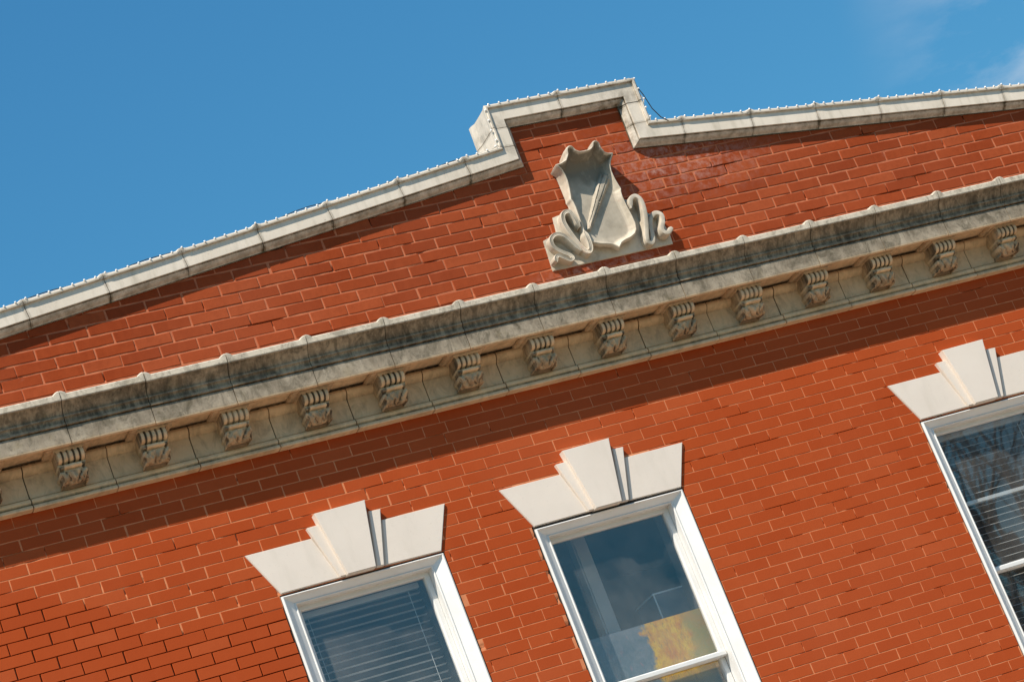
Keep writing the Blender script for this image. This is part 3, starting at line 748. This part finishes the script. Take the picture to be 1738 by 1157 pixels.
for si in range(len(js) - 1):
    a, b = js[si] + .002, js[si + 1] - .002
    ss = [a + d for d in (0, .007, .014, .021, .028, .05)] + [b - d for d in (.05, .028, .021, .014, .007, 0)]
    ss = sorted(set([x for x in ss if a <= x <= b] + [c for c in cum[1:-1] if a < c < b]))
    sec = []
    for s in ss:
        for ci, c in enumerate(cum):
            if abs(s - c) < 1e-9 and 0 < ci < len(cum) - 1: p, m = np.array(path[ci]), mitre(ci); break
        else:
            p, m, _ = on_path(s)
            # keep sections from crossing a mitre
        da, db = s - a, b - s
        bb = 0
        if BUMPY[si] and da < .03: bb = .012 * (1 - (da / .03) ** 2)
        if BUMPY[si + 1] and db < .03: bb = .012 * (1 - (db / .03) ** 2)
        sec.append((s, p, m, bb))
    # drop sections that lie within the mitre zone of a corner inside this stone (concave side folds)
    cs = [c for c in cum[1:-1] if a < c < b]
    sec = [q for q in sec if all(abs(q[0] - c) < 1e-9 or abs(q[0] - c) > .15 or q[0] in (ss[0], ss[-1]) for c in cs)]
    v, f, ga = [], [], []; n = len(CP); jj = RNG.uniform(-.0012, .0012)
    for s, p, m, bb in sec:
        for k, (o_, y) in enumerate(CP):
            oo = o_ + (bb if k in LIPS else 0) + (jj if o_ > 0 else 0)
            q = p + m * oo; v.append((q[0], y + jj, q[1])); ga.append(CG[k] + (.5 if min(s - a, b - s) < .012 else 0))
    for r in range(len(sec) - 1):
        for k in range(n): j = (k + 1) % n; f.append((r * n + k, r * n + j, (r + 1) * n + j, (r + 1) * n + k))
    f.append(tuple(range(n))); f.append(tuple(range((len(sec) - 1) * n, len(sec) * n))[::-1])
    me = fixn(pyd('coping_stone', v, f)); fattr(me, 'grime_shade', ga)
    link('coping_stone', me, coping, M['terracotta'])

# ================================================================ shield ornament
SX = 6.855
shield_back = prism([(SX - .41, 6.40), (SX - .41, 6.385), (SX + .372, 6.385), (SX + .378, 6.44), (SX + .362, 6.565), (SX + .30, 6.60), (SX + .262, 6.70), (SX + .16, 6.72), (SX + .13, 7.0), (SX - .13, 7.0), (SX - .16, 6.72), (SX - .285, 6.70), (SX - .30, 6.60), (SX - .395, 6.575)], -.011, .03, .003)
ornament = part('shield_ornament', shield_back, M['carved'], label='carved terracotta shield with scrolled ribbons below the stepped gable')
half = [(0, 7.028, .118), (.030, 7.034, .122), (.052, 7.052, .128), (.058, 7.068, .132), (.062, 7.081, .134), (.072, 7.089, .135), (.085, 7.091, .135), (.098, 7.087, .134), (.107, 7.076, .132), (.110, 7.060, .129), (.112, 7.036, .124), (.130, 7.008, .118), (.155, 6.992, .112), (.178, 6.990, .108), (.188, 6.982, .106),
        (.182, 6.962, .100), (.165, 6.940, .092), (.154, 6.912, .085), (.150, 6.880, .080), (.154, 6.835, .074), (.163, 6.790, .070), (.170, 6.764, .070), (.163, 6.748, .068), (.160, 6.710, .066), (.163, 6.650, .066), (.168, 6.590, .068), (.168, 6.535, .070), (.158, 6.498, .072),
        (.136, 6.470, .076), (.100, 6.452, .078), (.060, 6.443, .078), (.030, 6.432, .080), (.010, 6.412, .086), (0, 6.403, .088)]
half = [(x, z - (.022 + .22 * max(0, z - 7.03) - .14 * max(0, .05 - x) ) * max(0.0, min(1.0, (z - 6.975) / .03)), h + .022 * max(0.0, min(1.0, (z - 6.93) / .08)) * (1 - min(1, x / .25))) for x, z, h in half]
full = half + [(-x, z, h) for x, z, h in half[::-1]][1:-1]
full = np.array(full)
seglen = np.r_[0, np.cumsum(np.hypot(np.diff(np.r_[full[:, 0], full[0, 0]]), np.diff(np.r_[full[:, 1], full[0, 1]])))]
NS = 300; tt = np.linspace(0, seglen[-1], NS, endpoint=False)
ext = np.vstack([full, full[:1]])
ox = np.interp(tt, seglen, ext[:, 0]); oz = np.interp(tt, seglen, ext[:, 1]); oh = np.interp(tt, seglen, ext[:, 2])
NR = 60; rr = 1 - np.linspace(0, 1, NR) ** 1.5; rr[-1] = 0.0
cz0 = 6.74; v, f = [], []; SOOT_SHADE = []
def floor_h(x, z):
    h = .024 + .012 * (z < 6.5) * (6.5 - z) / .1
    t = np.clip((z - 6.93) / .13, 0, 1); h = h + .085 * t ** 1.6                  # hood rolling forward
    h = h + .05 * np.clip(abs(x) - .02, 0, 1) ** 1.35 * 1.2
    return h
for i, r in enumerate(rr):
    for k in range(NS):
        x, z = ox[k] * r, cz0 + (oz[k] - cz0) * r
        de = float(np.sqrt(((ox - x) ** 2 + (oz - z) ** 2).min()))
        wgt = np.exp(-((ox - x) ** 2 + (oz - z) ** 2 - de * de) / .0012)
        fl = float(floor_h(x, z)); rim = float((oh * wgt).sum() / wgt.sum())
        if de < .011: h = rim - (0.012 * (1 - de / .008) ** 2 if de < .008 else 0) - (0.003 * ((de - .007) / .004) ** 2 if de > .007 else 0)
        else:
            s = min(1, (de - .011) / (.030 if z < 6.90 else .024)); s = min(1, .10 + .9 * s); s = 1 - (1 - s) ** 1.6; h = rim * (1 - s) + min(fl, rim) * s
        h += .008 * math.exp(-(((abs(x) - .083) ** 2 + (z - 7.058) ** 2) / .00028))
        # bend: a ridged diagonal band
        ax, az, bx, bz = -.112, 6.575, .112, 6.868; L_ = math.hypot(bx - ax, bz - az); ux, uz = (bx - ax) / L_, (bz - az) / L_
        al = (x - ax) * ux + (z - az) * uz; pe = -(x - ax) * uz + (z - az) * ux
        wd = .012 + .028 * max(0, min(1, al / L_))
        if -.01 < al < L_ + .01 and abs(pe) < wd and de > .012:
            h = max(h, fl + .026 * (1 - (abs(pe) / wd) ** 4) - .007 * (abs(abs(pe) - wd * .4) < .0035))
        SOOT_SHADE.append(float(np.clip((z - 6.84 + .5 * (nz1(x * 22 + 40, z * 9) - .5) * .3) / .10, 0, 1) * (de > .012)) + .35 * float(de > .03)); v.append((SX + x, -h, z))  # darker towards the hood: its shade painted in along with dirt
b0 = len(v)
for i in range(NR - 1):
    for k in range(NS):
        j = (k + 1) % NS; f.append((i * NS + k, i * NS + j, (i + 1) * NS + j, (i + 1) * NS + k))
for k in range(NS): v.append((SX + ox[k] * 1.0, -oh[k] * .55, oz[k]))
for k in range(NS):
    lowk = max(0.0, min(1.0, (6.50 - oz[k]) / .05)); hik = max(0.0, min(1.0, (oz[k] - 6.93) / .05))
    bxk = math.copysign(max(abs(ox[k]) * 1.02, .168), ox[k]) if 6.52 < oz[k] < 6.985 else ox[k] * (1.02 - .15 * lowk - .02 * hik)
    v.append((SX + bxk, -.008, cz0 + (oz[k] - cz0) * (1.0 - .12 * lowk - .04 * hik)))
for k in range(NS):
    j = (k + 1) % NS; f.append((k, b0 + k, b0 + j, j)); f.append((b0 + k, b0 + NS + k, b0 + NS + j, b0 + j))
me = pyd('shield', v, f); fattr(me, 'soot', SOOT_SHADE + [.0] * (len(v) - len(SOOT_SHADE))); o = link('shield', fixn(me), ornament, M['carved'], True)
o.data.set_sharp_from_angle(angle=math.radians(28))
def catmull(P, n=10):
    P = [np.array(p, float) for p in P]; P = [2 * P[0] - P[1]] + P + [2 * P[-1] - P[-2]]; o_ = []
    for i in range(1, len(P) - 2):
        for k in range(n):
            t = k / n; o_.append(0.5 * ((2 * P[i]) + (-P[i - 1] + P[i + 1]) * t + (2 * P[i - 1] - 5 * P[i] + 4 * P[i + 1] - P[i + 2]) * t * t + (-P[i - 1] + 3 * P[i] - 3 * P[i + 1] + P[i + 2]) * t ** 3))
    o_.append(P[-2]); return o_
def ribbon(P, hw, y, reeds):
    C = catmull(P, 9); n = len(C); v, f = [], []
    prof_ = [(-1, .0), (-1, .75), (-.92, .9), (-.75, 1.0)] + ([(-.35, .97), (-.28, .86), (-.18, .97), (.18, .97), (.28, .86), (.35, .97)] if reeds else [(0, 1.04)]) + [(.75, 1.0), (.92, .9), (1, .75), (1, .0)]
    m = len(prof_)
    for i in range(n):
        t = C[min(i + 1, n - 1)] - C[max(i - 1, 0)]; t = t / (np.linalg.norm(t) + 1e-9); nn = np.array([-t[1], t[0]])
        e = min(1, .35 + min(i, n - 1 - i) / 6); yy = y * (0.82 + .18 * math.sin(i / n * 9))
        for a, d in prof_:
            q = C[i] + nn * hw * a * e; v.append((SX + q[0], -.012 - (yy - .012) * d, q[1]))
    for i in range(n - 1):
        for k in range(m - 1): f.append((i * m + k, i * m + k + 1, (i + 1) * m + k + 1, (i + 1) * m + k))
    f.append(tuple(range(m))); f.append(tuple(range((n - 1) * m, n * m))[::-1])
    return fixn(pyd('ribbon', v, f))
RIB = [([(-.180, 6.585), (-.192, 6.64), (-.215, 6.685), (-.250, 6.680), (-.258, 6.635), (-.236, 6.55), (-.208, 6.465), (-.186, 6.428), (-.170, 6.445), (-.166, 6.50), (-.168, 6.55)], .0148, .092, True),
       ([(-.225, 6.445), (-.262, 6.505), (-.300, 6.555), (-.345, 6.570), (-.378, 6.548), (-.372, 6.505), (-.335, 6.470), (-.298, 6.445), (-.286, 6.420), (-.310, 6.408), (-.345, 6.425), (-.375, 6.442), (-.396, 6.432), (-.398, 6.408)], .0135, .082, True),
       ([(.176, 6.630), (.192, 6.680), (.222, 6.695), (.246, 6.665), (.244, 6.600), (.224, 6.52), (.200, 6.45), (.196, 6.412), (.220, 6.402), (.240, 6.430), (.256, 6.50), (.282, 6.555), (.318, 6.575), (.344, 6.552), (.332, 6.508), (.306, 6.470), (.306, 6.440), (.330, 6.432), (.356, 6.450), (.364, 6.462)], .0148, .088, False)]
for P, hw, y, rd in RIB:
    o = link('ribbon', ribbon(P, hw, y, rd), ornament, M['carved'], True); o.data.set_sharp_from_angle(angle=math.radians(32))

# ================================================================ lintels
for wi, (wa, wb, hz, _) in enumerate(WIN):
    c = (wa + wb) / 2 - 0.004; dz = hz - 4.986
    sh = lambda P: [(c + x, z + dz) for x, z in P]
    back = prism(sh([(-.45, 4.992), (.45, 4.992), (.545, 5.215), (-.545, 5.215)]), -.004, .10)
    li = part('lintel', back, M['limestone'], label='splayed limestone lintel with stepped keystone over the ' + ('left', 'middle', 'right')[wi] + ' window')
    for nm, P, y in (('side_stone', [(-.571, 5.232), (-.455, 4.988), (-.121, 4.989), (-.199, 5.231)], -.012), ('step_stone', [(-.210, 5.286), (-.128, 4.989), (-.083, 4.988), (-.141, 5.288)], -.030),
                     ('keystone', [(-.154, 5.345), (-.094, 4.985), (.069, 4.985), (.137, 5.349)], -.054), ('step_stone', [(.145, 5.290), (.081, 4.989), (.123, 4.988), (.211, 5.287)], -.030),
                     ('side_stone', [(.204, 5.231), (.136, 4.990), (.459, 4.985), (.572, 5.231)], -.012)):
        link(nm, prism(sh(P), y, .08, .0035), li, M['limestone'])
    # the dark gap under the lintel
    link('caulk_joint', boxes([(wa + .004, wb - .004, .004, .08, hz - .012, hz + .004)]), li, M['caulk'])

# ================================================================ windows
def frame_profile():      # (inward distance, depth)
    return [(0, .125), (0, -.002), (.003, -.007), (.009, -.009), (.014, -.006), (.016, .002), (.018, .004), (.067, .031), (.071, .027), (.075, .027), (.079, .032), (.079, .10), (.079, .125)]
def ring_frame(xa, xb, za, zb, prof_, name, ht=1.0):
    v, f = [], []; n = len(prof_)
    cs = [(xa, za, 1, 1), (xa, zb, 1, -ht), (xb, zb, -1, -ht), (xb, za, -1, 1)]
    for (x, z, sx, sz) in cs:
        for d, y in prof_: v.append((x + sx * d, y, z + sz * d))
    for c in range(4):
        e = (c + 1) % 4
        for k in range(n - 1): f.append((c * n + k, c * n + k + 1, e * n + k + 1, e * n + k))
    return fixn(pyd(name, v, f))
WTXT = ('left window with open venetian blind and white frame', 'middle window with an abstract canvas leaning behind the glass', 'right window with dark blind, cut by the picture edge')
RAIL = 4.066
for wi, (wa, wb, hz, _) in enumerate(WIN):
    za, zb = WZ0, hz - .012
    win = part('window', ring_frame(wa + .007, wb - .007, za, zb, frame_profile(), 'window', .62), M['frame'], label=WTXT[wi])
    xa, xb = wa + .007 + .079, wb - .007 - .079; ztop = zb - .049; zbot = za + .079
    st = .034
    sp = [(0, .117), (0, .092), (.003, .089), (st - .006, .089), (st - .003, .093), (st - .001, .099), (st, .106), (st, .124)]
    link('upper_sash', ring_frame(xa, xb, RAIL - .024, ztop, sp, 'upper_sash', .8), win, M['frame'])
    sp2 = [(d, y + .036) for d, y in sp]
    link('lower_sash', ring_frame(xa, xb, zbot, RAIL + .010, sp2, 'lower_sash'), win, M['frame'])
    link('meeting_rail', box(xa + .004, xb - .004, .078, .090, RAIL - .022, RAIL + .002, .003), win, M['frame'])
    link('head_stop', boxes([(xa + .0, xb - .0, .072, .090, ztop - .003, ztop + .008)]), win, M['head'])
    link('pane', boxes([(xa + st - .004, xb - st + .004, .1085, .1135, RAIL + .006, ztop - st * .8 + .004)]), win, M['glass'])
    link('pane', boxes([(xa + st - .004, xb - st + .004, .1445, .1495, zbot + st - .004, RAIL - .02)]), win, M['glass'])
    for ca, cb in ((wa - .001, wa + .008), (wb - .008, wb + .001)): link('caulk_line', boxes([(ca, cb, .007, .05, za, zb)]), win, M['caulk'])
    link('sill', box(wa - .06, wb + .06, -.06, .06, WZ0 - .09, WZ0 - .002, .006), win, M['limestone'])
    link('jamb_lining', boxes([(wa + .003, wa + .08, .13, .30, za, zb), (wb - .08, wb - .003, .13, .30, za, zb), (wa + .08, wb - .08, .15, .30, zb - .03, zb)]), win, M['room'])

# ================================================================ blinds, canvas and things seen through the glass
def blind(xa, xb, ztop, zbot, y, label, tilt, rail_z=None):
    b = empty('venetian_blind', ((xa + xb) / 2, y, ztop), label, 'blind', 'venetian blinds behind the glass')
    link('headrail', box(xa, xb, y - .02, y + .02, ztop - .03, ztop, .002), b, M['slat'])
    hw = .0185; z = ztop - .055; n = 0
    me = pyd('slat', [(xx, yy * math.cos(tilt), yy * math.sin(tilt) + zz) for yy, zz in ((-hw, 0), (-hw * .5, .0022), (0, .003), (hw * .5, .0022), (hw, 0)) for xx in (-(xb - xa) / 2, (xb - xa) / 2)], [(2 * i, 2 * i + 1, 2 * i + 3, 2 * i + 2) for i in range(4)])
    me.materials.append(M['slat'])
    while z > zbot:
        o = link('slat', me, b); o.location = ((xa + xb) / 2, y, z + random.uniform(-.0012, .0012)); o.rotation_euler = (random.uniform(-.03, .03), random.uniform(-.0018, .0018), 0)
        z -= .0405
    for cx in (xa + .055, xb - .07):
        link('ladder_cord', tube([(cx, y - hw - .003, ztop - .02), (cx, y - hw - .003, zbot)], .0016, 5), b, M['slat'])
    if rail_z: link('bottom_rail', box(xa, xb, y - .03, y + .01, rail_z - .011, rail_z + .011, .002), b, M['slat'])
    return b
blind(4.40, 5.10, 4.915, 3.3, .205, 'pale open venetian blind behind the glass of the left window', math.radians(-1))
blind(8.40, 9.09, 4.92, 3.3, .205, 'venetian blind behind the glass of the right window', math.radians(8), 4.49)
cv = link('canvas_painting', box(5.80, 6.68, .185, .210, 3.42, 4.352, .002), None, M['canvas'])
tag(cv, 'abstract blue grey and yellow canvas standing behind the middle window glass', 'painting')
dp = link('glass_case', box(6.425, 6.80, .30, .55, 4.0, 4.520, .002), None, M['panel'])
tag(dp, 'dark blue box with pale edges behind the canvas in the middle window', 'box')
e = link('edge_strip', boxes([(6.421, 6.428, .296, .30, 4.0, 4.524), (6.428, 6.80, .296, .30, 4.516, 4.524), (6.4185, 6.4245, .30, .55, 4.516, 4.524)]), dp, M['pale_edge'])
ip = link('room_post', box(6.135, 6.225, .42, .50, 2.7, 5.35, .01), None, M['post'])
tag(ip, 'pale grey post inside the room behind the middle window', 'post')

# ================================================================ string lights along the coping
SLB = empty('string_lights', (3.4, -.08, 6.83), 'string of small white bulbs fixed along the gable coping edge', 'string lights')
bulb = bpy.data.meshes.new('bulb'); bm = bmesh.new(); bmesh.ops.create_icosphere(bm, subdivisions=2, radius=.0060); bm.to_mesh(bulb); bm.free()
bulb.materials.append(M['bulb']); bulb.polygons.foreach_set('use_smooth', [True] * len(bulb.polygons))
off = .137
def off_path(s, extra=0.0):
    p, n_, i = on_path(s)
    # clamp into the mitred outline
    q = p + n_ * (off + extra); return q, i
outl = [np.array(path[i]) + mitre(i) * off for i in range(len(path))]
ocum = [0]
for a, b in zip(outl[:-1], outl[1:]): ocum.append(ocum[-1] + float(np.linalg.norm(b - a)))
def on_out(s):
    for i in range(len(outl) - 1):
        if s <= ocum[i + 1] or i == len(outl) - 2:
            t = (s - ocum[i]) / (ocum[i + 1] - ocum[i]); return outl[i] + (outl[i + 1] - outl[i]) * t, seg_n(path[i], path[i + 1])
s = 0.5; wp = []; nb = 0; jx = []
for jv in js[1:-1]:
    q, _, i = on_path(jv); 
while s < ocum[-1] - .5:
    q, n_ = on_out(s)
    near = min(abs(float(np.linalg.norm(q - (on_path(jv)[0] + on_path(jv)[1] * off)))) for jv in js[1:-1])
    lift = .010 * max(0, 1 - (near / .035) ** 2)
    p = q + n_ * (.0025 + lift + RNG.uniform(-.001, .0015))
    if 2.4 < p[0] < 11.2:
        o = link('bulb', bulb, SLB); o.location = (p[0], -.076 + RNG.uniform(-.003, .002), p[1]); o.scale = (1, 1.15, .95); nb += 1
    wp.append((p[0], -.066, p[1] - .003)); 
    q2, n2 = on_out(s + .0315)
    pp = q2 + n2 * (.002); wp.append((pp[0], -.066, pp[1]))
    s += .0635 + RNG.uniform(-.006, .006)
link('wire', tube(wp, .0034, 5), SLB, M['cord_white'])
wd = []
s = 0.5; k = 0
while s < ocum[2] - .3:
    q, n_ = on_out(s); wd.append((q[0] + n_[0] * (.016 + .012 * math.sin(k * .9)), -.03, q[1] + n_[1] * (.016 + .012 * math.sin(k * .9) * math.sin(k * .21)))); s += .09; k += 1
link('dark_wire', tube(wd, .0026, 5), SLB, M['cord_dark'])
x0_, z0_ = outl[3][0], outl[3][1]
link('loose_wire', tube([(x0_ - .015, -.07, z0_ - .02), (x0_ + .012, -.078, z0_ - .12), (x0_ + .030, -.080, z0_ - .22), (x0_ + .062, -.080, z0_ - .285), (x0_ + .10, -.078, z0_ - .315)], .0032, 6), SLB, M['cord_dark'])

# ================================================================ the bare tree across the street that the right window mirrors
def tree(loc, h, seed, label):
    rt = random.Random(seed); root = empty('bare_tree', loc, label, 'tree', 'bare trees across the street')
    V, F, V2, F2 = [], [], [], []
    def limb(p, d, l, r, lev):
        vs, fs = (V, F) if lev < 2 else (V2, F2)
        n = 4 if lev < 3 else 3; seg = 4 if lev > 1 else 6; pts = [p.copy()]; dd = d.copy()
        for i in range(n):
            dd = (dd + Vector((rt.uniform(-.2, .2), rt.uniform(-.2, .2), rt.uniform(-.05, .16)))).normalized(); pts.append(pts[-1] + dd * l / n)
        b = len(vs)
        for i, q in enumerate(pts):
            t = (pts[min(i + 1, n)] - pts[max(i - 1, 0)]).normalized(); a = t.orthogonal().normalized(); c = t.cross(a); ra = r * (1 - .6 * i / n)
            for k_ in range(seg):
                an = 2 * math.pi * k_ / seg; vs.append(q + (a * math.cos(an) + c * math.sin(an)) * ra)
        for i in range(n):
            for k_ in range(seg): fs.append((b + i * seg + k_, b + i * seg + (k_ + 1) % seg, b + (i + 1) * seg + (k_ + 1) % seg, b + (i + 1) * seg + k_))
        if lev < 5:
            for c_ in range(5 if lev == 0 else rt.choice((3, 4))):
                i = rt.randint(1 if lev else 2, n); q = pts[i]; nd = (dd + Vector((rt.uniform(-1, 1), rt.uniform(-1, 1), rt.uniform(-.3, .6))) * .85).normalized()
                limb(q, nd, l * rt.uniform(.55, .8), max(r * .5, .012), lev + 1)
    limb(Vector(loc), Vector((0, 0, 1)), h * .36, h * .022, 0)
    link('trunk', pyd('trunk', V, F), root, M['bark'], True); link('crown', pyd('crown', V2, F2), root, M['bark'])
tree((26.0, -21.5, 0), 15.5, 4, 'tall bare tree across the street, mirrored in the right window glass')
tree((31.5, -24.0, 0), 14.0, 8, 'farther bare tree across the street, right of the mirrored one')
print('bulbs', nb, 'bricks', len(low), len(top))
